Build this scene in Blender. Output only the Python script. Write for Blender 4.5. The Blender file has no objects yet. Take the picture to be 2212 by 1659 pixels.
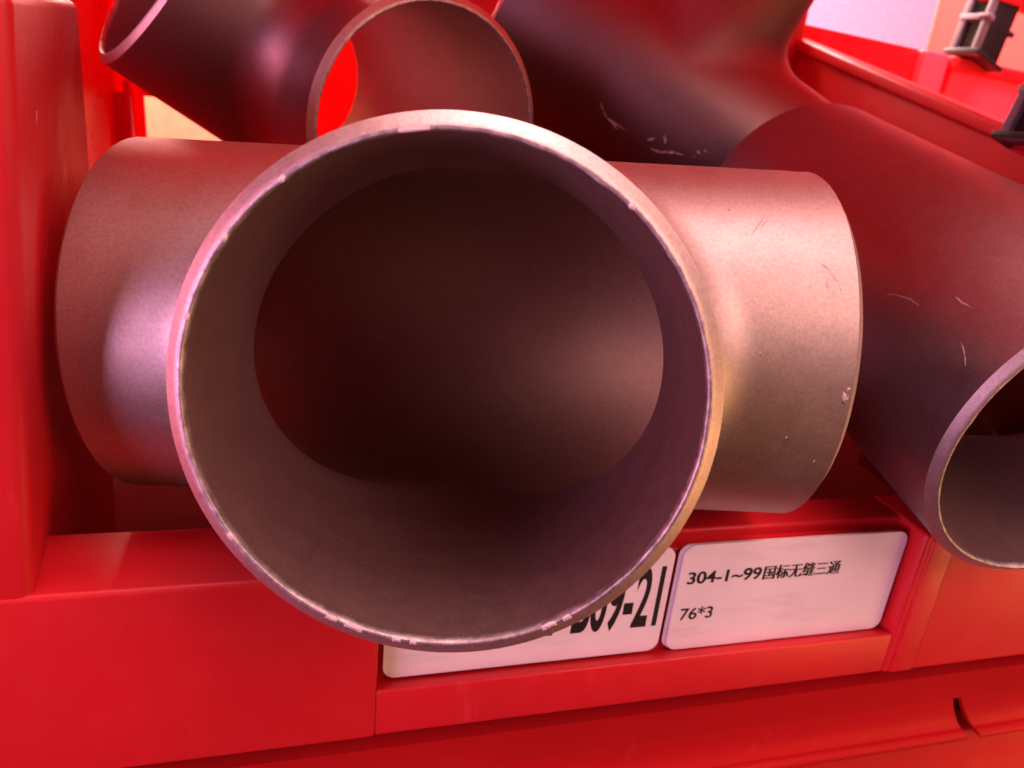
import bpy, bmesh, math, random
import numpy as np
from mathutils import Vector, Matrix
from mathutils.bvhtree import BVHTree

random.seed(7)
rng = np.random.default_rng(7)
S = bpy.context.scene
COL = S.collection
ZO = 141.0                      # height of the lens above the shelf, mm


def V(x, y, z):                 # millimetres from the lens -> world metres
    return Vector((x / 1000.0, y / 1000.0, (z + ZO) / 1000.0))


# ------------------------------------------------------------------ camera
cam_d = bpy.data.cameras.new('camera')
cam = bpy.data.objects.new('camera', cam_d)
COL.objects.link(cam)
Wm = np.array([[0.9634, -0.0019, 0.2682], [-0.2503, -0.3662, 0.8963], [0.0965, -0.9305, -0.3532]])
R_ = Wm @ np.array([1, 0, 0]); U_ = Wm @ np.array([0, -1, 0]); B_ = Wm @ np.array([0, 0, -1])
m = Matrix.Identity(4)
for i in range(3):
    m[i][0], m[i][1], m[i][2] = R_[i], U_[i], B_[i]
m.translation = V(0, 0, 0)
cam.matrix_world = m
cam_d.sensor_width = 36.0
cam_d.lens = 36.0 * 1618 / 2212
cam_d.clip_start = 0.005
cam_d.clip_end = 50
cam_d.dof.use_dof = True
cam_d.dof.focus_distance = 0.128
cam_d.dof.aperture_fstop = 34
S.camera = cam

# ------------------------------------------------------------------ world and lamps
w = bpy.data.worlds.new('World')
S.world = w
w.use_nodes = True
bg = w.node_tree.nodes['Background']
bg.inputs[0].default_value = (1.0, 0.20, 0.22, 1)
bg.inputs[1].default_value = 0.07


def area(name, loc, target, size, power, color, size_y=None, spread=180):
    d = bpy.data.lights.new(name, 'AREA')
    d.energy = power
    d.color = color
    d.size = size
    d.spread = math.radians(spread)
    if size_y:
        d.shape = 'RECTANGLE'
        d.size_y = size_y
    o = bpy.data.objects.new(name, d)
    COL.objects.link(o)
    o.location = V(*loc)
    o.rotation_euler = (V(*target) - V(*loc)).to_track_quat('-Z', 'Y').to_euler()
    return o


area('ceiling_lamp', (160, -70, 1300), (80, 100, -60), 0.80, 14.0, (1.0, 0.46, 0.44))
area('ceiling_lamp_warm', (720, -820, 760), (110, 140, -60), 0.75, 10.5, (1.0, 0.50, 0.42))
area('aisle_lamp_cool', (-1000, -560, 20), (-10, 150, -50), 0.50, 8.5, (0.90, 0.42, 0.70))
area('bevel_pink_fill', (-1300, -60, 120), (-20, 110, -50), 0.70, 7.0, (1.0, 0.26, 0.40))  # added light, stands in for lit red bins reflected in the left bevel
area('orange_sheen_fill', (1000, -480, -330), (190, 130, -100), 0.50, 3.8, (1.0, 0.46, 0.16))  # added low light, only there for the orange sheen on the right panel
area('overhead_fill', (100, 330, 1150), (100, 290, 100), 0.80, 8.0, (1.0, 0.60, 0.55))  # added light, shines through the upper bin base for a red glow
area('window_lamp', (150, 1150, 560), (80, 420, 0), 0.9, 95.0, (1.0, 0.60, 0.52))
area('wall_fill', (700, 500, 820), (850, 1500, 150), 0.6, 60.0, (1.0, 0.32, 0.50))  # added light to brighten the background wall
area('board_fill', (-160, 520, 240), (-90, 610, -40), 0.12, 1.8, (1.0, 0.66, 0.30))  # added light hidden behind the bin to brighten the cream board

S.view_settings.view_transform = 'Standard'
S.view_settings.look = 'None'
S.view_settings.exposure = 0.26
S.view_settings.gamma = 1.0
S.view_settings.use_curve_mapping = False
S.render.engine = 'CYCLES'
S.cycles.max_bounces = 10
S.cycles.use_denoising = True


# ------------------------------------------------------------------ materials
def new_mat(name):
    mt = bpy.data.materials.new(name)
    mt.use_nodes = True
    nt = mt.node_tree
    p = nt.nodes['Principled BSDF']
    return mt, nt, p


def N(nt, t, **kw):
    n = nt.nodes.new(t)
    for k, v in kw.items():
        setattr(n, k, v)
    return n


def ramp(nt, fac, stops):
    r = N(nt, 'ShaderNodeValToRGB')
    nt.links.new(fac, r.inputs[0])
    e = r.color_ramp.elements
    while len(e) < len(stops):
        e.new(0.5)
    for el, (p_, c_) in zip(e, stops):
        el.position = p_
        el.color = c_ if len(c_) == 4 else (*c_, 1)
    return r.outputs[0]


def noise(nt, vec, scale, detail=4, rough=0.55):
    n = N(nt, 'ShaderNodeTexNoise')
    n.inputs['Scale'].default_value = scale
    n.inputs['Detail'].default_value = detail
    n.inputs['Roughness'].default_value = rough
    if vec is not None:
        nt.links.new(vec, n.inputs['Vector'])
    return n.outputs['Fac']


def steel(name, base, rough, grain=1.0, machined=False, seed=0.0):
    mt, nt, p = new_mat(name)
    tc = N(nt, 'ShaderNodeTexCoord')
    mp = N(nt, 'ShaderNodeMapping')
    mp.inputs['Location'].default_value = (seed, seed * 1.7, -seed)
    nt.links.new(tc.outputs['Object'], mp.inputs[0])
    vec = mp.outputs[0]
    big = noise(nt, vec, 38, 5, 0.6)
    fine = noise(nt, vec, 1500, 3, 0.7)
    mid = noise(nt, vec, 260, 5, 0.65)
    b2 = tuple(c * 0.92 for c in base)
    col = ramp(nt, big, [(0.3, b2), (0.68, base)])
    # dull handling stains with a shape of their own
    st = noise(nt, vec, 75, 6, 0.7)
    stm = ramp(nt, st, [(0.58, (0, 0, 0)), (0.74, (0.24, 0.24, 0.24))])
    mx = N(nt, 'ShaderNodeMix', data_type='RGBA')
    nt.links.new(stm, mx.inputs[0])
    nt.links.new(col, mx.inputs[6])
    mx.inputs[7].default_value = (base[0] * 0.62, base[1] * 0.58, base[2] * 0.58, 1)
    # fine speckle
    sp = ramp(nt, fine, [(0.35, (0.86, 0.86, 0.86)), (0.65, (1.06, 1.06, 1.06))])
    mu = N(nt, 'ShaderNodeMix', data_type='RGBA', blend_type='MULTIPLY')
    mu.inputs[0].default_value = 1.0
    nt.links.new(mx.outputs[2], mu.inputs[6])
    nt.links.new(sp, mu.inputs[7])
    nt.links.new(mu.outputs[2], p.inputs['Base Color'])
    p.inputs['Metallic'].default_value = 1.0
    ro = ramp(nt, mid, [(0.3, (rough - 0.025,) * 3), (0.7, (rough + 0.035,) * 3)])
    nt.links.new(ro, p.inputs['Roughness'])
    if machined:               # turning lines round the ring axis (local z)
        sx = N(nt, 'ShaderNodeSeparateXYZ')
        nt.links.new(tc.outputs['Object'], sx.inputs[0])
        mz = N(nt, 'ShaderNodeCombineXYZ')
        nt.links.new(sx.outputs[2], mz.inputs[2])
        turn = noise(nt, mz.outputs[0], 5200, 3, 0.8)
    b = N(nt, 'ShaderNodeBump')
    b.inputs['Strength'].default_value = 0.22 * grain
    b.inputs['Distance'].default_value = 0.00008
    nt.links.new(fine, b.inputs['Height'])
    b1 = N(nt, 'ShaderNodeBump')
    b1.inputs['Strength'].default_value = 0.12 * grain
    b1.inputs['Distance'].default_value = 0.0003
    nt.links.new(mid, b1.inputs['Height'])
    nt.links.new(b.outputs[0], b1.inputs['Normal'])
    last = b1.outputs[0]
    if machined:
        b3 = N(nt, 'ShaderNodeBump')
        b3.inputs['Strength'].default_value = 0.5
        b3.inputs['Distance'].default_value = 0.00012
        nt.links.new(turn, b3.inputs['Height'])
        nt.links.new(last, b3.inputs['Normal'])
        last = b3.outputs[0]
    else:                      # fine drawn scratches
        mp2 = N(nt, 'ShaderNodeMapping')
        mp2.inputs['Rotation'].default_value = (0.3, 0.5, 0.35)
        mp2.inputs['Scale'].default_value = (0.06, 1, 1)
        nt.links.new(vec, mp2.inputs[0])
        dr = noise(nt, mp2.outputs[0], 900, 4, 0.7)
        dm = ramp(nt, dr, [(0.66, (0, 0, 0)), (0.74, (1, 1, 1))])
        b3 = N(nt, 'ShaderNodeBump')
        b3.inputs['Strength'].default_value = 0.35
        b3.inputs['Distance'].default_value = 0.0001
        nt.links.new(dm, b3.inputs['Height'])
        nt.links.new(last, b3.inputs['Normal'])
        last = b3.outputs[0]
    nt.links.new(last, p.inputs['Normal'])
    return mt


def plastic(name, base, rough=0.36, transl=0.0, tcol=None, scuff=0.25, spec=0.5):
    mt, nt, p = new_mat(name)
    tc = N(nt, 'ShaderNodeTexCoord')
    vec = tc.outputs['Object']
    big = noise(nt, vec, 22, 4, 0.55)
    col = ramp(nt, big, [(0.3, tuple(c * 0.86 for c in base)), (0.7, base)])
    mp = N(nt, 'ShaderNodeMapping')
    mp.inputs['Scale'].default_value = (1, 1, 0.16)
    nt.links.new(vec, mp.inputs[0])
    sc = noise(nt, mp.outputs[0], 190, 6, 0.72)
    scm = ramp(nt, sc, [(0.61, (0, 0, 0)), (0.78, (scuff,) * 3)])
    mx = N(nt, 'ShaderNodeMix', data_type='RGBA')
    nt.links.new(scm, mx.inputs[0])
    nt.links.new(col, mx.inputs[6])
    mx.inputs[7].default_value = (min(1, base[0] * 1.15 + 0.05), base[1] + 0.07, base[2] + 0.09, 1)
    mp3 = N(nt, 'ShaderNodeMapping')
    mp3.inputs['Rotation'].default_value = (0.2, 0.7, 0.4)
    mp3.inputs['Scale'].default_value = (0.04, 1, 1)
    nt.links.new(vec, mp3.inputs[0])
    hl = ramp(nt, noise(nt, mp3.outputs[0], 520, 3, 0.6), [(0.68, (0, 0, 0)), (0.73, (scuff * 1.2,) * 3)])
    mask = ramp(nt, noise(nt, vec, 16, 3, 0.5), [(0.50, (0, 0, 0)), (0.66, (1, 1, 1))])
    mm_ = N(nt, 'ShaderNodeMath', operation='MULTIPLY')
    nt.links.new(hl, mm_.inputs[0]); nt.links.new(mask, mm_.inputs[1])
    mx2 = N(nt, 'ShaderNodeMix', data_type='RGBA')
    nt.links.new(mm_.outputs[0], mx2.inputs[0])
    nt.links.new(mx.outputs[2], mx2.inputs[6])
    mx2.inputs[7].default_value = (min(1, base[0] * 1.1 + 0.05), base[1] + 0.10, base[2] + 0.11, 1)
    nt.links.new(mx2.outputs[2], p.inputs['Base Color'])
    p.inputs['Specular IOR Level'].default_value = spec
    md = noise(nt, vec, 120, 5, 0.6)
    ro = ramp(nt, md, [(0.3, (rough - 0.05,) * 3), (0.72, (rough + 0.10,) * 3)])
    nt.links.new(ro, p.inputs['Roughness'])
    fine = noise(nt, vec, 2200, 2, 0.6)
    b = N(nt, 'ShaderNodeBump')
    b.inputs['Strength'].default_value = 0.25
    b.inputs['Distance'].default_value = 0.00006
    nt.links.new(fine, b.inputs['Height'])
    b1 = N(nt, 'ShaderNodeBump')
    b1.inputs['Strength'].default_value = 0.12
    b1.inputs['Distance'].default_value = 0.0010
    nt.links.new(noise(nt, vec, 34, 2, 0.5), b1.inputs['Height'])
    nt.links.new(b.outputs[0], b1.inputs['Normal'])
    nt.links.new(b1.outputs[0], p.inputs['Normal'])
    if transl > 0:
        out = nt.nodes['Material Output']
        t = N(nt, 'ShaderNodeBsdfTranslucent')
        t.inputs[0].default_value = (*(tcol or base), 1)
        ms = N(nt, 'ShaderNodeMixShader')
        ms.inputs[0].default_value = transl
        nt.links.new(p.outputs[0], ms.inputs[1])
        nt.links.new(t.outputs[0], ms.inputs[2])
        nt.links.new(ms.outputs[0], out.inputs['Surface'])
    return mt


def paper(name, base):
    mt, nt, p = new_mat(name)
    tc = N(nt, 'ShaderNodeTexCoord')
    a = noise(nt, tc.outputs['Object'], 60, 5, 0.6)
    c = ramp(nt, a, [(0.3, tuple(x * 0.93 for x in base)), (0.7, base)])
    mp = N(nt, 'ShaderNodeMapping')
    mp.inputs['Rotation'].default_value = (0, 0.45, 0)
    mp.inputs['Scale'].default_value = (0.25, 1, 1.6)
    nt.links.new(tc.outputs['Object'], mp.inputs[0])
    s = noise(nt, mp.outputs[0], 140, 4, 0.6)
    sm = ramp(nt, s, [(0.54, (0, 0, 0)), (0.72, (0.28, 0.28, 0.28))])  # diagonal grey streaks, crease shading painted into the paper colour
    mx = N(nt, 'ShaderNodeMix', data_type='RGBA')
    nt.links.new(sm, mx.inputs[0])
    nt.links.new(c, mx.inputs[6])
    mx.inputs[7].default_value = (0.45, 0.38, 0.38, 1)
    nt.links.new(mx.outputs[2], p.inputs['Base Color'])
    p.inputs['Roughness'].default_value = 0.42
    p.inputs['Specular IOR Level'].default_value = 0.4
    return mt


def flat(name, base, rough=0.5, metal=0.0):
    mt, nt, p = new_mat(name)
    tc = N(nt, 'ShaderNodeTexCoord')
    a = noise(nt, tc.outputs['Object'], 90, 5, 0.6)
    c = ramp(nt, a, [(0.3, tuple(x * 0.8 for x in base)), (0.7, base)])
    nt.links.new(c, p.inputs['Base Color'])
    p.inputs['Roughness'].default_value = rough
    p.inputs['Metallic'].default_value = metal
    return mt


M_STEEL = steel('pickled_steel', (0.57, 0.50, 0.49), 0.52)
M_STEEL_SHADE = steel('pickled_steel_shaded', (0.36, 0.28, 0.30), 0.50, seed=3.1)  # darker copy of the steel, shade on the rear tees put into its colour
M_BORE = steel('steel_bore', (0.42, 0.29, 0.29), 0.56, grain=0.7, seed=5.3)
M_BEVEL = steel('machined_bevel', (0.72, 0.64, 0.63), 0.50, grain=0.7, seed=1.3, machined=True)
M_ROOT = steel('cut_edge', (0.74, 0.70, 0.72), 0.52, grain=1.4, seed=2.3)
def chip_edge(mt):
    nt = mt.node_tree
    p = nt.nodes['Principled BSDF']
    tc = N(nt, 'ShaderNodeTexCoord')
    a = noise(nt, tc.outputs['Object'], 420, 5, 0.75)
    c = ramp(nt, a, [(0.40, (0.34, 0.30, 0.33)), (0.64, (0.72, 0.66, 0.69))])
    nt.links.new(c, p.inputs['Base Color'])
chip_edge(M_ROOT)
M_SCR = flat('bright_scratch', (0.76, 0.69, 0.70), 0.4)  # scratches with their glint put in as a pale matte colour
M_SCR2 = flat('faint_scratch', (0.42, 0.34, 0.36), 0.5)
M_SCUFF = flat('pale_scuff', (0.74, 0.30, 0.34), 0.5)
M_PIT = steel('dark_pit', (0.22, 0.19, 0.19), 0.6)
M_RED = plastic('red_bin_plastic', (0.63, 0.012, 0.022), 0.44, 0.0, scuff=0.34)
M_RED_T = plastic('red_bin_thin_wall', (0.62, 0.010, 0.016), 0.30, 0.35, (0.85, 0.02, 0.03), scuff=0.15)
M_RED_SHADE = plastic('red_bin_shaded', (0.17, 0.007, 0.008), 0.8, 0.0, scuff=0.1, spec=0.10)  # bin red darkened, shade of floor and right post put into the colour
M_PAINT = plastic('red_shelf_paint', (0.52, 0.012, 0.016), 0.46, 0.0, scuff=0.22, spec=0.08)
M_BLACK = flat('black_plastic', (0.008, 0.006, 0.007), 0.5)
M_GREY = flat('grey_plastic', (0.17, 0.15, 0.18), 0.55)
M_PAPER = paper('label_paper', (0.80, 0.78, 0.80))
M_INK = flat('printing_ink', (0.006, 0.005, 0.006), 0.6)
M_WALL = flat('pale_wall_paint', (0.80, 0.76, 0.78), 0.8)
M_RED_U = plastic('red_bin_thick_base', (0.60, 0.010, 0.016), 0.40, 0.30, (0.85, 0.02, 0.03), scuff=0.15)
M_RED_SHEEN = plastic('red_plastic_sheen', (0.92, 0.10, 0.14), 0.3, 0.3, (0.95, 0.15, 0.2))  # bin red with glossy reflections put in as a pinker colour
M_CREAM = flat('cream_board', (0.82, 0.62, 0.36), 0.8)
M_SALMON = plastic('salmon_bin_plastic', (0.80, 0.22, 0.18), 0.4, 0.45, (0.95, 0.30, 0.22), scuff=0.1)


# ------------------------------------------------------------------ mesh helpers
def link(name, me, mat, parent=None):
    o = bpy.data.objects.new(name, me)
    COL.objects.link(o)
    if mat is not None and not me.materials:
        me.materials.append(mat)
    if parent is not None:
        o.parent = parent
    return o


def empty(name, loc_mm=(0, 0, 0), label=None, cat=None, group=None):
    o = bpy.data.objects.new(name, None)
    o.empty_display_size = 0.01
    COL.objects.link(o)
    o.matrix_world = Matrix.Translation(V(*loc_mm))
    tag(o, label, cat, group)
    return o


def tag(o, label=None, cat=None, group=None, kind=None):
    if label: o['label'] = label
    if cat: o['category'] = cat
    if group: o['group'] = group
    if kind: o['kind'] = kind
    return o


def smooth(me, angle=40):
    for p in me.polygons:
        p.use_smooth = True
    bm = bmesh.new(); bm.from_mesh(me)
    a = math.radians(angle)
    for e in bm.edges:
        if len(e.link_faces) == 2 and e.calc_face_angle(0) > a:
            e.smooth = False
    bm.to_mesh(me); bm.free()


def solid(name, verts_mm, faces, mat, parent, bev=0.0, seg=3, ang=40):
    """closed solid from corner points in mm (lens frame), edges rounded."""
    bm = bmesh.new()
    org = parent.matrix_world.translation if parent is not None else Vector((0, 0, 0))
    vs = [bm.verts.new(V(*p) - org) for p in verts_mm]
    for f in faces:
        bm.faces.new([vs[i] for i in f])
    bmesh.ops.recalc_face_normals(bm, faces=bm.faces[:])
    if bev > 0:
        ed = [e for e in bm.edges if e.calc_face_angle(0) > 0.12]
        bmesh.ops.bevel(bm, geom=ed, offset=bev / 1000, segments=seg, profile=0.5,
                        affect='EDGES', clamp_overlap=True)
    me = bpy.data.meshes.new(name)
    bm.to_mesh(me); bm.free()
    smooth(me, ang)
    return link(name, me, mat, parent)


HEX = [(0, 1, 2, 3), (7, 6, 5, 4), (0, 4, 5, 1), (1, 5, 6, 2), (2, 6, 7, 3), (3, 7, 4, 0)]


def box(name, x0, x1, y0, y1, z0, z1, mat, parent, bev=0.8, seg=3):
    v = [(x0, y0, z0), (x1, y0, z0), (x1, y1, z0), (x0, y1, z0),
         (x0, y0, z1), (x1, y0, z1), (x1, y1, z1), (x0, y1, z1)]
    return solid(name, v, HEX, mat, parent, bev, seg)


def prism_x(name, prof, x0, x1, mat, parent, bev=0.8, seg=3):
    """profile of (y,z) points extruded along x"""
    n = len(prof)
    v = [(x0, y, z) for y, z in prof] + [(x1, y, z) for y, z in prof]
    f = [tuple(range(n)), tuple(range(2 * n - 1, n - 1, -1))]
    f += [(i, (i + 1) % n, n + (i + 1) % n, n + i) for i in range(n)]
    return solid(name, v, f, mat, parent, bev, seg)


# ------------------------------------------------------------------ the pipe tee
RO, RI, CC, MM = 38.0, 35.4, 72.2, 70.6
FIL = 15.0


def tee_field(P, R, r0):
    """signed distance of run (x axis) + branch (+y axis) with a rounded crotch"""
    x, y, z = P[:, 0], P[:, 1], P[:, 2]
    ra = np.sqrt(y * y + z * z) + 1e-9
    rb = np.sqrt(x * x + z * z) + 1e-9
    a = ra - R
    b = rb - R
    b = np.where(y < 0, np.sqrt(b.clip(0) ** 2 + y * y) + 0 * b, b)
    dot = (z * z) / (ra * rb)
    r = r0 * (1 - dot.clip(0, 1)) ** 0.9 + 1e-3
    u = np.maximum(r - a, 0); v_ = np.maximum(r - b, 0)
    rounded = np.maximum(r, np.minimum(a, b)) - np.sqrt(u * u + v_ * v_)
    return np.where((a < r) & (b < r) & (y > 0), rounded, np.minimum(a, b))


def project(P, R, r0, fix):
    P = P.copy()
    h = 1e-3
    for _ in range(14):
        F = tee_field(P, R, r0)
        G = np.stack([(tee_field(P + d, R, r0) - tee_field(P - d, R, r0)) / (2 * h)
                      for d in (np.array([h, 0, 0]), np.array([0, h, 0]), np.array([0, 0, h]))], 1)
        g2 = (G * G).sum(1).clip(0.2)
        step = -(F / g2)[:, None] * G
        step[fix] = 0
        P += step * 0.8
    return P


def tee_shell(R, r0, flip):
    NP = 160                    # points round the branch
    N1, N2 = 26, 34             # rings on the run patch, rings up the branch
    C, Mb = CC - 1.6, MM - 1.6
    H = math.pi / 2 * R
    # rectangle border point for every phi, in unrolled (x, arc) coordinates
    verts, faces, fix = [], [], []
    phis = [2 * math.pi * i / NP for i in range(NP)]
    for j in range(N1 + 1):
        t = j / N1
        tt = t ** 0.8
        for ph in phis:
            c, s = math.cos(ph), math.sin(ph)
            k = min(C / abs(c) if abs(c) > 1e-9 else 1e9, H / abs(s) if abs(s) > 1e-9 else 1e9)
            bx, ba = k * c, k * s
            # intersection curve of the two cylinders
            ix = R * c
            ia = R * math.asin(max(-1, min(1, s)))
            x = bx * (1 - tt) + ix * tt
            ar = ba * (1 - tt) + ia * tt
            th = ar / R
            verts.append((x, R * math.cos(th), R * math.sin(th)))
            fix.append(j == 0)
    for j in range(1, N2 + 1):
        t = j / N2
        for ph in phis:
            c, s = math.cos(ph), math.sin(ph)
            y0 = R * math.sqrt(max(0, 1 - s * s))
            y = y0 + (Mb - y0) * (t ** 1.25)
            verts.append((R * c, y, R * s))
            fix.append(j == N2)
    rows = N1 + N2 + 1
    for j in range(rows - 1):
        for i in range(NP):
            a, b = j * NP + i, j * NP + (i + 1) % NP
            faces.append((a, b, b + NP, a + NP))
    P = project(np.array(verts), R, r0, np.array(fix))
    # relax tangentially a little so the crotch stays even
    idx = np.arange(rows * NP).reshape(rows, NP)
    for _ in range(6):
        G = P.reshape(rows, NP, 3)
        L = G.copy()
        L[1:-1] = 0.25 * (G[:-2] + G[2:] + np.roll(G, 1, 1)[1:-1] + np.roll(G, -1, 1)[1:-1])
        P = project((0.5 * G + 0.5 * L).reshape(-1, 3), R, r0, np.array(fix))
    # back half of the run
    verts = [tuple(p) for p in P]
    base = len(verts)
    NX, NT = 30, 80
    for i in range(NX + 1):
        x = -C + 2 * C * i / NX
        for k in range(NT + 1):
            th = math.pi / 2 + math.pi * k / NT
            verts.append((x, R * math.cos(th), R * math.sin(th)))
    for i in range(NX):
        for k in range(NT):
            a = base + i * (NT + 1) + k
            faces.append((a, a + 1, a + NT + 2, a + NT + 1))
    bm = bmesh.new()
    vs = [bm.verts.new((x / 1000, y / 1000, z / 1000)) for x, y, z in verts]
    for f in faces:
        try:
            bm.faces.new([vs[i] for i in f])
        except ValueError:
            pass
    bmesh.ops.remove_doubles(bm, verts=bm.verts[:], dist=2e-6)
    bmesh.ops.recalc_face_normals(bm, faces=bm.faces[:])
    # outward check: a vertex on the back of the run
    bm.faces.ensure_lookup_table()
    f = min(bm.faces, key=lambda q: q.calc_center_median().y)
    if (f.normal.y > 0) != flip:
        bmesh.ops.reverse_faces(bm, faces=bm.faces[:])
    me = bpy.data.meshes.new('tee_shell')
    bm.to_mesh(me); bm.free()
    for p in me.polygons:
        p.use_smooth = True
    return me


ME_OUT = tee_shell(RO, FIL, False)
ME_IN = tee_shell(RI, 6.5, True)


def bevel_ring(seed, rough_edge=1.0, nseg=540):
    """weld bevel, thin cut land with burrs, and the short strip of bore; axis +z, tip at z=0"""
    r = np.random.default_rng(seed)
    bm = bmesh.new()
    th = np.linspace(0, 2 * math.pi, nseg, endpoint=False)

    def band(amp, modes):
        s = np.zeros(nseg)
        for k in modes:
            s += r.normal() * np.cos(k * th + r.uniform(0, 6.28)) / math.sqrt(len(modes))
        return amp * s
    wn = r.normal(size=nseg)
    sm1 = np.convolve(np.tile(wn, 3), np.ones(5) / 5, 'same')[nseg:2 * nseg]
    sm2 = np.convolve(np.tile(r.normal(size=nseg), 3), np.ones(23) / 23, 'same')[nseg:2 * nseg]
    gate = (sm2 > 0.08).astype(float)
    jag = band(0.03, range(3, 30, 2)) + 0.015 * wn + 0.10 * sm1 * (0.2 + gate)
    burr = np.zeros(nseg)
    for _ in range(int(34 * rough_edge)):
        k = r.integers(nseg); wd = r.integers(1, 9); h = r.uniform(0.0, 1.0) ** 2 * 0.8
        for d in range(-wd, wd + 1):
            burr[(k + d) % nseg] = max(burr[(k + d) % nseg], h * (1 - abs(d) / (wd + 1)))
    prof = []
    prof.append((np.full(nseg, RO), np.full(nseg, -1.6)))
    land = 36.02 + 0.5 * jag * rough_edge
    prof.append((0.66 * RO + 0.34 * land, -1.06 + 0.03 * jag))
    prof.append((0.33 * RO + 0.67 * land, -0.54 + 0.03 * jag))
    prof.append((land, -0.02 + 0.10 * jag - 0.05 * burr))
    prof.append((RI + 0.22 + 0.4 * jag - 0.55 * burr, 0.03 + 0.12 * jag * rough_edge + 0.10 * burr))
    prof.append((np.full(nseg, RI) - 0.30 * burr, -0.07 + 0.1 * jag))
    prof.append((np.full(nseg, RI), np.full(nseg, -1.6)))
    rows = []
    for rr, zz in prof:
        rows.append([bm.verts.new((float(a * math.cos(t)) / 1000, float(a * math.sin(t)) / 1000, float(z) / 1000))
                     for a, z, t in zip(rr, zz, th)])
    for j in range(len(rows) - 1):
        for i in range(nseg):
            f = bm.faces.new((rows[j][i], rows[j][(i + 1) % nseg], rows[j + 1][(i + 1) % nseg], rows[j + 1][i]))
            f.smooth = True
            f.material_index = 0 if j < 3 else 1
    for e in bm.edges:
        if len(e.link_faces) == 2 and e.calc_face_angle(0) > math.radians(32):
            e.smooth = False
    bmesh.ops.recalc_face_normals(bm, faces=bm.faces[:])
    me = bpy.data.meshes.new('bevel_ring')
    bm.to_mesh(me); bm.free()
    me.materials.append(M_BEVEL); me.materials.append(M_ROOT)
    return me


ME_R1 = bevel_ring(11, 1.0)
ME_R2 = bevel_ring(12, 0.5)


def make_tee(c, run, br, label, mat, front_ring=None):
    run = Vector(run).normalized()
    br = Vector(br); br = (br - run * br.dot(run)).normalized()
    th = run.cross(br)
    o = empty('pipe_tee', (0, 0, 0), label, 'pipe tee', 'steel pipe tees lying in the red bin')
    mw = Matrix.Identity(4)
    for i in range(3):
        mw[i][0], mw[i][1], mw[i][2] = run[i], br[i], th[i]
    mw.translation = V(*c)
    o.matrix_world = mw
    out = ME_OUT.copy(); out.materials.clear(); out.materials.append(mat)
    link('body', out, mat, o)
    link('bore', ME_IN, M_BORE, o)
    for ax, L in (((0, 1, 0), MM), ((1, 0, 0), CC), ((-1, 0, 0), CC)):
        rme = front_ring if (front_ring is not None and ax == (0, 1, 0)) else ME_R2
        r = link('bevelled_end', rme, None, o)
        q = Vector((0, 0, 1)).rotation_difference(Vector(ax)).to_matrix().to_4x4()
        q.translation = Vector(ax) * (L / 1000)
        r.matrix_local = q
    return o


T_MAIN = make_tee((36.4, 159.1, -49.4), (0.967, -0.2507, 0.0461), (-0.2547, -0.9562, 0.1441),
                  'large steel pipe tee in front, its round mouth facing out over the white labels', M_STEEL, ME_R1)
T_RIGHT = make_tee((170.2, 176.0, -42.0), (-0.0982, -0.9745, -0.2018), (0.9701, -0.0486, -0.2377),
                   'steel pipe tee at the right edge, its mouth cut off by the picture border', M_STEEL_SHADE)
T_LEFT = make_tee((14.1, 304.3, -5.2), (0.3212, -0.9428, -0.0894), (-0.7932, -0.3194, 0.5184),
                  'steel pipe tee behind the front one, open end showing bright red through its bore', M_STEEL_SHADE)
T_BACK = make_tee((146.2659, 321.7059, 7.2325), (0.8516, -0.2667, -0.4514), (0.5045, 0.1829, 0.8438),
                  'dark purplish pipe tee at top centre with its branch pointing up, scuffed below', M_STEEL_SHADE)


# wear marks: thin raised burrs and pits pressed into the skin of a tee
def mark(tee, pts, width, mat, name, lift=0.03):
    """pts are (x mm, angle in degrees) on the run of a tee; builds a ragged, broken ridge along them"""
    rs = random.Random(int(abs(pts[0][0] * 100 + pts[0][1] * 10)))
    fine = []
    for (x0, a0), (x1, a1) in zip(pts[:-1], pts[1:]):
        k = max(2, int(math.hypot(x1 - x0, math.radians(a1 - a0) * RO) / 0.55))
        fine += [(x0 + (x1 - x0) * i / k, a0 + (a1 - a0) * i / k) for i in range(k)]
    fine.append(pts[-1])
    n = len(fine)
    fine = [(x + rs.uniform(-.10, .10) * width * 2, a + rs.uniform(-.10, .10) * width * 3) for x, a in fine]
    bm = bmesh.new()
    prev = None
    for i, (x, a) in enumerate(fine):
        t = i / max(1, n - 1)
        wv = width * (0.2 + math.sin(math.pi * t) ** 0.6) * rs.uniform(0.25, 1.35)
        x2, a2 = fine[min(i + 1, n - 1)]; x1, a1 = fine[max(i - 1, 0)]
        d = Vector((x2 - x1, math.radians(a2 - a1) * RO))
        d = d.normalized() if d.length > 1e-6 else Vector((1, 0))
        row = []
        for s_, h in ((-1, -0.02), (0, lift + 0.05), (1, -0.02)):
            xx = x - d.y * wv * s_ * 0.5
            aa = math.radians(a) + d.x * wv * s_ * 0.5 / RO
            R = RO + h
            row.append(bm.verts.new((xx / 1000, R * math.cos(aa) / 1000, R * math.sin(aa) / 1000)))
        if prev and rs.random() > 0.16:
            for k in range(2):
                bm.faces.new((prev[k], prev[k + 1], row[k + 1], row[k]))
        prev = row
    bmesh.ops.recalc_face_normals(bm, faces=bm.faces[:])
    me = bpy.data.meshes.new(name)
    bm.to_mesh(me); bm.free()
    return link(name, me, mat, tee)


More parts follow.
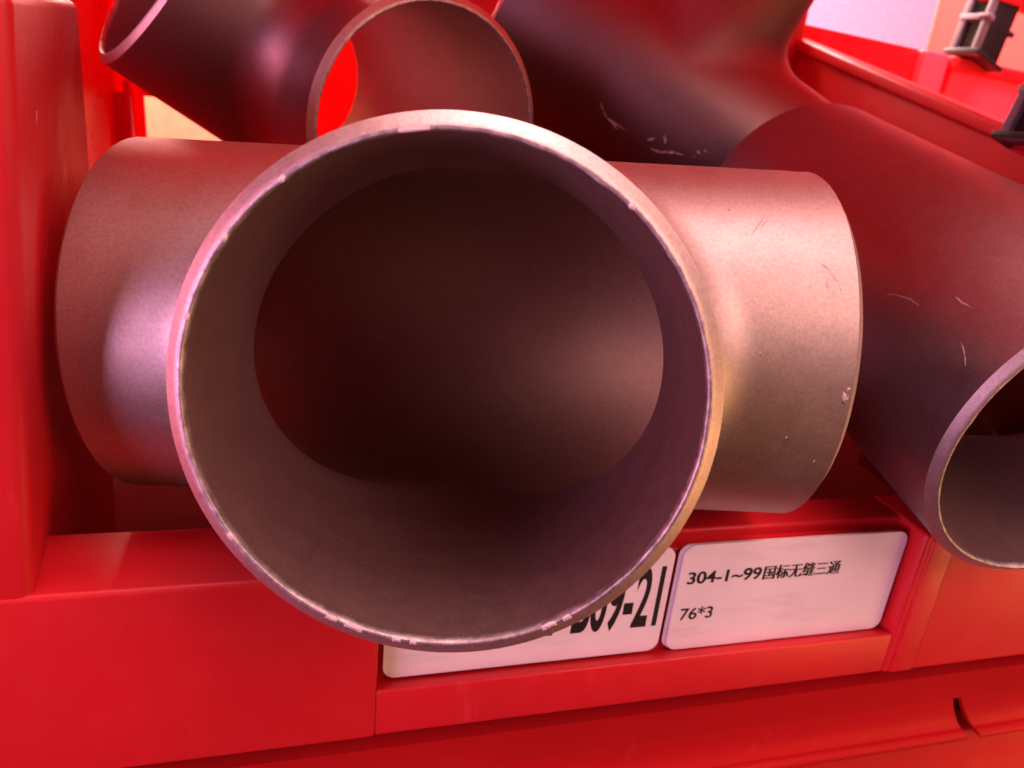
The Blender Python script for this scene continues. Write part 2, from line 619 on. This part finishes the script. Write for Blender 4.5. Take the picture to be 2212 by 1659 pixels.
for pts in ([(64.2, -31.7), (65.7, -29.2), (66.5, -27.8), (67.0, -25.6), (67.4, -23.7)], [(65.0, -27.7), (64.9, -25.4), (65.2, -23.3)],
            [(47.1, -24.9), (47.3, -24), (47.5, -23.1)], [(69.0, 3.4), (69.5, 5.1), (70.0, 6.6)], [(69.7, 2.4), (70.1, 3.4)],
            [(60.4, 17.9), (60.7, 18.2)], [(53.0, -6.0), (53.3, -5.7)]):
    mark(T_MAIN, pts, 0.75, M_SCR, 'scratch')
for pts in ([(55.1, -46.8), (53.5, -43.3), (52.0, -39.8)], [(55.7, -46.1), (54.1, -42.8)], [(67.2, 26.9), (67.1, 25.5)]):
    mark(T_MAIN, pts, 0.38, M_SCR, 'scratch')
for pts in ([(44.8, -50.9), (45.1, -50.4)], [(48.3, -48.5), (49.2, -49.6)], [(53.2, -5.6), (53.7, -5.0)], [(60.8, 18.6), (61.4, 19.0)],
            [(69.0, 6.4), (69.7, 6.9)], [(69.4, 4.6), (69.9, 5.4)], [(-62.9, -19.1), (-62.6, -18.5)]):
    mark(T_MAIN, pts, 0.40, M_PIT, 'pit')
for pts in ([(-19.6, 132.5), (-16.7, 136.2), (-13.8, 138.7), (-9.7, 138.4), (-5.5, 138.1)], [(-11.8, 138.6), (-7.4, 141.0)],
            [(4.1, 135.5), (5.3, 133.8), (6.2, 131.8)], [(7.6, 138.5), (10.9, 137.4), (15.5, 132.7), (19.7, 130.3)],
            [(23.0, 128.2), (24.0, 126.2)], [(23.1, 123.7), (24.8, 124.7)], [(24.8, 121.3), (27.3, 121.2)], [(8.6, 127.2), (10.9, 130.9)]):
    mark(T_BACK, pts, 1.0, M_SCR, 'scratch')

for pts in ([(33.2, 170.9), (36.5, 168.9), (40.1, 167.2), (44.0, 166.9)], [(49.0, 158.1), (52.0, 158.3), (54.6, 157.8)],
            [(59.6, 167.8), (61.9, 169.2), (64.6, 172.0)]):
    mark(T_RIGHT, pts, 0.45, M_SCR2, 'scratch')

# torn burrs left on the cut edge of the front mouth
def burr_chip(deg, length, depth, up):
    bm = bmesh.new()
    n = 7
    a0 = math.radians(deg)
    rows = []
    for i in range(n):
        t = i / (n - 1)
        a = a0 + (t - 0.5) * length / 35.6
        e = math.sin(math.pi * min(1, t * 1.15 + 0.02)) ** 0.8 * random.uniform(0.6, 1.1)
        pts = [(36.05 + random.uniform(-.1, .1), 0.02), (35.55, 0.10 + up * e), (35.40 - depth * e, 0.02 + 0.4 * up * e), (35.5, -0.35)]
        rows.append([bm.verts.new((r * math.cos(a) / 1000, (MM + h) / 1000, r * math.sin(a) / 1000)) for r, h in pts])
    for i in range(n - 1):
        for k in range(4):
            bm.faces.new((rows[i][k], rows[i][(k + 1) % 4], rows[i + 1][(k + 1) % 4], rows[i + 1][k]))
    bm.faces.new(rows[0]); bm.faces.new(rows[-1][::-1])
    bmesh.ops.recalc_face_normals(bm, faces=bm.faces[:])
    me = bpy.data.meshes.new('burr'); bm.to_mesh(me); bm.free()
    return link('burr', me, M_SCR, T_MAIN)
for deg, ln, dp, up_ in ((115.5, 2.2, 0.55, 0.35), (110, 3.4, 0.25, 0.2), (99.7, 1.6, 0.35, 0.4), (95.8, 1.2, 0.3, 0.3), 
                         (63.5, 2.8, 0.4, 0.35), (59.0, 1.6, 0.3, 0.2), (145.5, 1.4, 0.35, 0.3), 
                         (233, 1.3, 0.35, 0.3), (215.8, 1.5, 0.3, 0.35), (197, 1.2, 0.25, 0.2), (262, 5.0, 0.12, 0.2), (310, 1.2, 0.25, 0.25)):
    burr_chip(deg, ln * 0.8, dp * 0.7, up_ * 0.8)

# ------------------------------------------------------------------ the red bin
K = 0.956
FY, LZ, LB, BZ = 132.9 * K, -95.0 * K, 154.5 * K, -140.2 * K
BAY0, BAY1 = 15.7 * K, 156.2 * K
BINL = 'red plastic stacking bin in front holding the steel tees, white labels on its lip'
bin0 = empty('storage_bin', (80, 250, BZ), BINL, 'storage bin')
# front: left block, label bay, right block
solid('front_panel', [(-110, FY, BZ), (BAY0, FY, BZ), (BAY0, LB, BZ), (-110, LB, BZ),
                      (-110, FY, LZ), (BAY0, FY, LZ), (BAY0, LB, LZ + .4), (-110, LB, LZ + .4)], HEX, M_RED, bin0, 1.1, 4)
box('front_panel', BAY1, 330, FY, LB, BZ, LZ, M_RED, bin0, 1.1, 4)
box('label_bay', BAY0 - .2, BAY1 + .2, 139.2 * K, LB - .2, BZ + .3, LZ - 2.9, M_RED, bin0, 0.6)
box('lip', BAY0 - .3, BAY1 + .3, 142.6 * K, LB - .3, LZ - 4.0, LZ - .1, M_RED, bin0, 0.9)
prism_x('bay_ledge', [(FY + .3, BZ + .2), (FY + .3, -126.6 * K), (140 * K, -128.6 * K), (140 * K, BZ + .2)],
        BAY0 - .3, BAY1 + .3, M_RED, bin0, 0.9)
box('panel_rib', 158.4 * K, 166.0 * K, FY - 0.55, FY + 3, BZ + .5, LZ - 1.2, M_RED, bin0, 0.5)
# corner posts
zt = 7.6
def post(name, sx, mx, yb=0.0, zb=0.0, xt=-37.9, xb=-50.5):
    f = lambda x: mx + sx * x
    v = [(f(-108), FY + .35, BZ + 1), (f(xb), FY + .35, BZ + 1), (f(xb - .1), 202 + yb, BZ + 1), (f(-108), 202 + yb, BZ + 1),
         (f(-108), FY + .35, zt), (f(xt), FY + .35, zt), (f(xt - 12.3 if sx > 0 else xt - 1.0), 213 + yb, zt + 4 + zb), (f(-108), 213 + yb, zt + 4 + zb)]
    return solid(name, v, HEX, M_RED if sx > 0 else M_RED_SHADE, bin0, 2.2, 4)
post('corner_post', 1, 0)
post('corner_post', -1, 208.5, 32, -44, -47.6, -13.0)  # right post moved in and coloured dark so the tee's bore stays dark
# pale rub marks on the inner edge of the left post
for pts in ([(-42.0, 145.1, -9.1), (-42.3, 147.1, -9.3), (-42.5, 146.7, -11.7), (-42.3, 145.7, -11.7)],
            [(-43.1, 145.1, -21.1), (-43.6, 148.1, -21.8), (-44.0, 148.7, -24.7), (-43.9, 147.4, -26.0), (-43.4, 145.7, -23.5)],
            [(-42.8, 138.8, -28.3), (-43.5, 142.6, -29.4), (-44.2, 146.6, -30.8), (-44.8, 149.8, -32.3), (-45.2, 151.8, -33.7), (-44.1, 145.3, -32.1), (-43.7, 143.4, -30.8)]):
    k_ = len(pts)
    nn = (0.985, 0.146, -0.088)
    vv = [(x - 0.2 * nn[0], y - 0.2 * nn[1], z - 0.2 * nn[2]) for x, y, z in pts] + [(x + 0.06 * nn[0], y + 0.06 * nn[1], z + 0.06 * nn[2]) for x, y, z in pts]
    solid('scuff', vv, [tuple(range(k_)), tuple(range(2 * k_ - 1, k_ - 1, -1))] + [(i, (i + 1) % k_, k_ + (i + 1) % k_, k_ + i) for i in range(k_)], M_SCUFF, bin0)
# side walls with a rolled rim
for sx, X in ((1, -89.0), (-1, 287.0)):
    d = -3.0 * sx
    v = [(X, 200, BZ + 1), (X + d, 200, BZ + 1), (X + d, 436, BZ + 1), (X, 436, BZ + 1),
         (X, 200, -8.0), (X + d, 200, -8.0), (X + d, 436, 50.5), (X, 436, 50.5)]
    solid('side_wall', v, HEX, M_RED_T if sx > 0 else M_RED, bin0, 0.6)
    i = 3.2 * sx
    o = 7.5 * sx
    v = [(X + i, 215, -10.2), (X - o, 215, -10.2), (X - o, 438, 44.9), (X + i, 438, 44.9),
         (X + i, 215, -3.4), (X - o, 215, -3.4), (X - o, 438, 51.7), (X + i, 438, 51.7)]
    solid('rim', v, HEX, M_RED, bin0, 1.6, 4)
# back wall with a hand hole (four pieces round the opening) and its raised frame
HX0, HX1, HZ0, HZ1 = -76.4, -22.6, -63.8, -16.0
BY = 432.0
box('back_wall', -90, HX0, BY, BY + 3, BZ + 1, 70, M_RED_T, bin0, 0.3)
box('back_wall', HX1, 48, BY, BY + 3, BZ + 1, 70, M_RED_T, bin0, 0.3)
box('back_wall', 48, 287, BY, BY + 3, BZ + 1, 70, M_RED, bin0, 0.3)
box('back_wall', HX0, HX1, BY, BY + 3, HZ1, 70, M_RED_T, bin0, 0.3)
box('back_wall', HX0, HX1, BY, BY + 3, BZ + 1, HZ0, M_RED_T, bin0, 0.3)
box('hole_frame', -89.5, -82.0, BY - 6, BY + .4, -66, -14.9, M_RED_SHEEN, bin0, 0.8)
box('hole_frame', -83.8, -80.8, BY - 9, BY + .4, -66, -9.0, M_RED_SHEEN, bin0, 0.8)
for fx, fy in ((-60, 190), (240, 190), (-60, 380), (240, 380)):
    box('foot', fx, fx + 30, fy, fy + 30, -140.9, BZ + .3, M_RED, bin0, 0.6)
box('bin_floor', -91, 288, LB - 3, 435, BZ + .4, BZ + 6, M_RED_SHADE, bin0, 0.5)

# ------------------------------------------------------------------ shelf under the bin
shelf = empty('shelf', (80, 250, -141), 'red painted sheet metal shelf below the bin, its folded front edge split by a gap', 'shelf')
SZ = -141.0
def raw_prism(name, prof, x0f, x1f):
    n = len(prof)
    v = [(x0f(z), y, z) for y, z in prof] + [(x1f(z), y, z) for y, z in prof]
    f = [tuple(range(n)), tuple(range(2 * n - 1, n - 1, -1))]
    f += [(i, (i + 1) % n, n + (i + 1) % n, n + i) for i in range(n)]
    return solid(name, v, f, M_PAINT, shelf, 0.0, ang=50)
# coved front: hollow under the bin, rolled nose at the bottom
ZM = -157.0
cove = [(130.6, SZ), (132.6, -146.0), (134.4, -151.0), (136.0, ZM)]
low = [(136.0, ZM), (136.8, -161.0), (137.2, -165.0), (137.0, -168.5)]
nose = [(135.6 - 1.9 * math.sin(a), -172.0 + 1.9 * math.cos(a)) for a in (-0.2, .2, .6, 1.0, 1.4, 1.8, 2.2, 2.6, 3.0, 3.4)]
top = [(520, SZ)] + cove + [(138.2, ZM), (133.4, SZ - 1.8), (520, SZ - 1.8)]
raw_prism('sheet_panel', top, lambda z: -500, lambda z: 800)
hem = low + nose + [(141.0, -174.0), (139.6, -165.0), (138.2, ZM)]
raw_prism('folded_hem', hem, lambda z: -500, lambda z: 201.0 - 0.60 * (max(z, -174) + 174))
raw_prism('folded_hem', hem, lambda z: 206.5 - 0.74 * (max(z, -174) + 174), lambda z: 800)
prism_x('beam_face', [(147.0, -175.0), (141.0, -177.5), (121.0, -240), (155, -240), (155, -175.0)], -500, 800, M_PAINT, shelf, 0.7)


# ------------------------------------------------------------------ labels
def card(name, x0, x1, z0, z1, y, th, r, mat, tilt=0.0):
    bm = bmesh.new()
    pts = []
    for cx_, cz_, a0 in ((x1 - r, z1 - r, 0), (x0 + r, z1 - r, 90), (x0 + r, z0 + r, 180), (x1 - r, z0 + r, 270)):
        for k in range(9):
            a = math.radians(a0 + 90 * k / 8)
            pts.append((cx_ + r * math.cos(a), cz_ + r * math.sin(a)))
    cxm, czm = (x0 + x1) / 2, (z0 + z1) / 2
    org = V(cxm, y, czm)
    vs = []
    for yy in (y, y + th):
        vs.append([bm.verts.new(V(px_, yy, pz_) - org) for px_, pz_ in pts])
    bm.faces.new(vs[0]); bm.faces.new(vs[1][::-1])
    n = len(pts)
    for i in range(n):
        bm.faces.new((vs[0][i], vs[0][(i + 1) % n], vs[1][(i + 1) % n], vs[1][i]))
    bmesh.ops.recalc_face_normals(bm, faces=bm.faces[:])
    me = bpy.data.meshes.new(name)
    bm.to_mesh(me); bm.free()
    o = link(name, me, mat)
    o.location = org
    o.rotation_euler = (0, tilt, 0)
    return o


def lettering(parent, text, x0, x1, zb, h, y, bold=0.0):
    cu = bpy.data.curves.new('lettering', 'FONT')
    cu.body = text
    cu.size = 1.0
    cu.offset = bold
    cu.extrude = 0.0
    tmp = bpy.data.objects.new('tmp', cu)
    COL.objects.link(tmp)
    dg = bpy.context.evaluated_depsgraph_get()
    me = bpy.data.meshes.new_from_object(tmp.evaluated_get(dg))
    bpy.data.objects.remove(tmp)
    co = np.array([v.co[:] for v in me.vertices])
    mn, mxx = co.min(0), co.max(0)
    cap = 0.73
    sx = (x1 - x0) / (mxx[0] - mn[0])
    sz = h / cap
    org = parent.location
    for v in me.vertices:
        p = V(x0 + (v.co.x - mn[0]) * sx, y, zb + v.co.y * sz) - org
        v.co = p
    me.materials.clear()
    return link('lettering', me, M_INK, parent)


L1 = card('label_card', 17.4 * K, 86.6 * K, -127.0 * K, -96.3 * K, 137.2 * K, 0.5, 2.9, M_PAPER)
tag(L1, 'white label with large black B09-21, half hidden under the front tee mouth', 'label', 'white labels in the bin lip')
lettering(L1, '01-B09-21', 50.5 * K, 84.9 * K, -118.6 * K, 17.6 * K, 137.2 * K - .06, 0.025)
L2b = card('label_card', 88.0 * K, 152.0 * K, -127.2 * K, -96.3 * K, 137.75 * K, 0.4, 2.9, M_PAPER)
tag(L2b, 'blank white card peeking out behind the left edge of the 76*3 label', 'label', 'white labels in the bin lip')
L2 = card('label_card', 88.9 * K, 154.4 * K, -127.3 * K, -96.0 * K, 136.9 * K, 0.5, 2.9, M_PAPER)
tag(L2, 'white label printed with black Chinese text and 76*3, right of the front tee mouth', 'label', 'white labels in the bin lip')
for dx in (0, 0.12):
    lettering(L2, '304-1~99', (91.0 + dx) * K, (111.7 + dx) * K, -107.2 * K, 3.6 * K, 136.9 * K - .06 - dx * .05, 0.016)
for dx in (0, 0.08, 0.16, 0.24, 0.32):
    lettering(L2, '国标无缝三通', (112.4 + dx) * K, (135.2 + dx) * K, -107.3 * K, 3.3 * K, 136.9 * K - .06 - dx * .05, 0.0)
lettering(L2, '76*3', 91.0 * K, 100.2 * K, -118.0 * K, 3.6 * K, 136.9 * K - .06, 0.014)
box('label_clip', 150.5 * K, 155.9 * K, 137.95 * K, 139.35 * K, -125.0 * K, -112.0 * K, M_BLACK, bin0, 0.5)


# ------------------------------------------------------------------ black stacking pillars
def pillar(c, rz, label, height=3, sc=1.0, lean=0.0):
    o = empty('stacking_pillar', (0, 0, 0), label, 'pillar', 'black stacking pillars on the bin rims')
    o.matrix_world = Matrix.Translation(V(*c)) @ Matrix.Rotation(rz, 4, 'Z') @ Matrix.Rotation(lean, 4, 'Y')
    def b(name, x0, x1, y0, y1, z0, z1, mat, bev=0.4, par=None):
        bm = bmesh.new()
        bmesh.ops.create_cube(bm, size=1)
        for v in bm.verts:
            v.co = Vector(((x0 if v.co.x < 0 else x1) * sc, (y0 if v.co.y < 0 else y1) * sc, (z0 if v.co.z < 0 else z1) * sc)) / 1000
        bmesh.ops.bevel(bm, geom=bm.edges[:], offset=bev / 1000, segments=2, profile=0.5, affect='EDGES', clamp_overlap=True)
        me = bpy.data.meshes.new(name); bm.to_mesh(me); bm.free(); smooth(me, 35)
        return link(name, me, mat, par or o)
    H = 19.0 * height
    b('post', -9, 14, -8, 8, 0, H, M_BLACK)
    b('foot', -15, 19, -10, 10, -1.2, 1.2, M_BLACK)
    fr = b('slotted_side', -13.6, -12.4, -8, -5.8, 0, H, M_GREY)
    b('rail', -13.6, -9.2, 4.6, 8, 0, H, M_GREY, par=fr)
    b('rail', -13.6, -9.2, -8, -4.6, 0, H, M_GREY, par=fr)
    for k in range(height + 1):
        b('crossbar', -14.2, -8.6, -9.0, 8.6, k * 19 - 1.6, k * 19 + 1.6, M_GREY, par=fr)
        if k:
            b('flange', -16.2, -13.0, -9, -3, k * 19 - 1.0, k * 19 + 1.0, M_GREY, par=fr)
            b('flange', 12.5, 17.5, -9.6, -3, k * 19 - 1.2, k * 19 + 1.2, M_BLACK)
    return o


# ------------------------------------------------------------------ neighbouring bin seen over the right wall
nb = empty('storage_bin', (430, 480, BZ), 'bright red bin behind the right wall, black pillar standing on its rim', 'storage bin')
P0 = np.array([300.0, 445.5]); P1 = np.array([700.0, 575.0])
dv = (P1 - P0) / np.linalg.norm(P1 - P0); nv = np.array([dv[1], -dv[0]])     # nv faces the lens
def along(s, n): return P0 + dv * s + nv * n
def slab(name, s0, s1, n0, n1, z0, z1, mat, bev=0.8):
    q = [along(s0, n0), along(s1, n0), along(s1, n1), along(s0, n1)]
    v = [(*p, z0) for p in q] + [(*p, z1) for p in q]
    return solid(name, v, HEX, mat, nb, bev)
ZR = 60.0
slab('back_wall', -60, 121, -3, 0, BZ + 1, ZR, M_RED_T)
slab('corner_column', 121, 152, -8, 5.5, BZ + 1, ZR + .6, M_RED_SHEEN, 3.0)
slab('side_panel', 165, 420, -4, 2.5, BZ + 1, ZR - 4, M_RED_SHEEN)
slab('side_panel', 150, 166, -6, 0.5, BZ + 1, ZR - 2, M_RED_T)
slab('rim', 157, 420, -6, 6, ZR - 9, ZR, M_RED, 1.5)

ub = empty('storage_bin', (520, 700, 90), 'pale salmon bin wall standing behind the black pillar at top right', 'storage bin')
def ubox(name, pts, z0, z1, mat, bev):
    v = [(*p, z0) for p in pts] + [(*p, z1) for p in pts]
    return solid(name, v, HEX, mat, ub, bev)
ubox('wall_panel', [(560, 640), (1100, 820), (1099, 824), (559, 644)], -100, 330, M_SALMON, 0.8)

pillar((474, 497, 60.5), 0.31, 'black ribbed pillar with grey slotted side on the far bin rim, top right', 3, 1.25, 0.22)
pillar((290, 259, 2.0), 0.2, 'black pillar foot on the right bin wall, cut off by the right picture border', 3, 1.0, 0.30)
pillar((-78, 168, 9.0), 0.0, 'black pillar standing on the left corner post, cut off by the top border', 3)

# ------------------------------------------------------------------ background
wl = solid('wall', [(-900, 1900, BZ), (2600, 1900, BZ), (2600, 1960, BZ), (-900, 1960, BZ),
                    (-900, 1900, 1500), (2600, 1900, 1500), (2600, 1960, 1500), (-900, 1960, 1500)], HEX, M_WALL, None, 0)
tag(wl, kind='structure')
bd = solid('board', [(-420, 610, BZ), (60, 610, BZ), (60, 616, BZ), (-420, 616, BZ),
                     (-420, 610, 60), (60, 610, 60), (60, 616, 60), (-420, 616, 60)], HEX, M_CREAM, None, 0.5)
tag(bd, 'bright cream board seen through the hole in the back of the bin', 'board')

up = empty('storage_bin', (80, 280, 92), 'red bin stacked above on the black pillars, only its underside edge at top right', 'storage bin')
box('bin_base', -120, 335, FY, 440, 92, 95, M_RED_U, up, 1.0)
box('front_panel', -120, 335, FY, FY + 22, 95.2, 150, M_RED, up, 1.0)
up2 = empty('storage_bin', (560, 600, 98), 'underside of a red bin resting on the far black pillar, top right corner', 'storage bin')
solid('rim', [(470, 484, 98), (800, 588, 98), (795, 602, 98), (465, 498, 98), (470, 484, 112), (800, 588, 112), (795, 602, 112), (465, 498, 112)], HEX, M_RED, up2, 1.5)
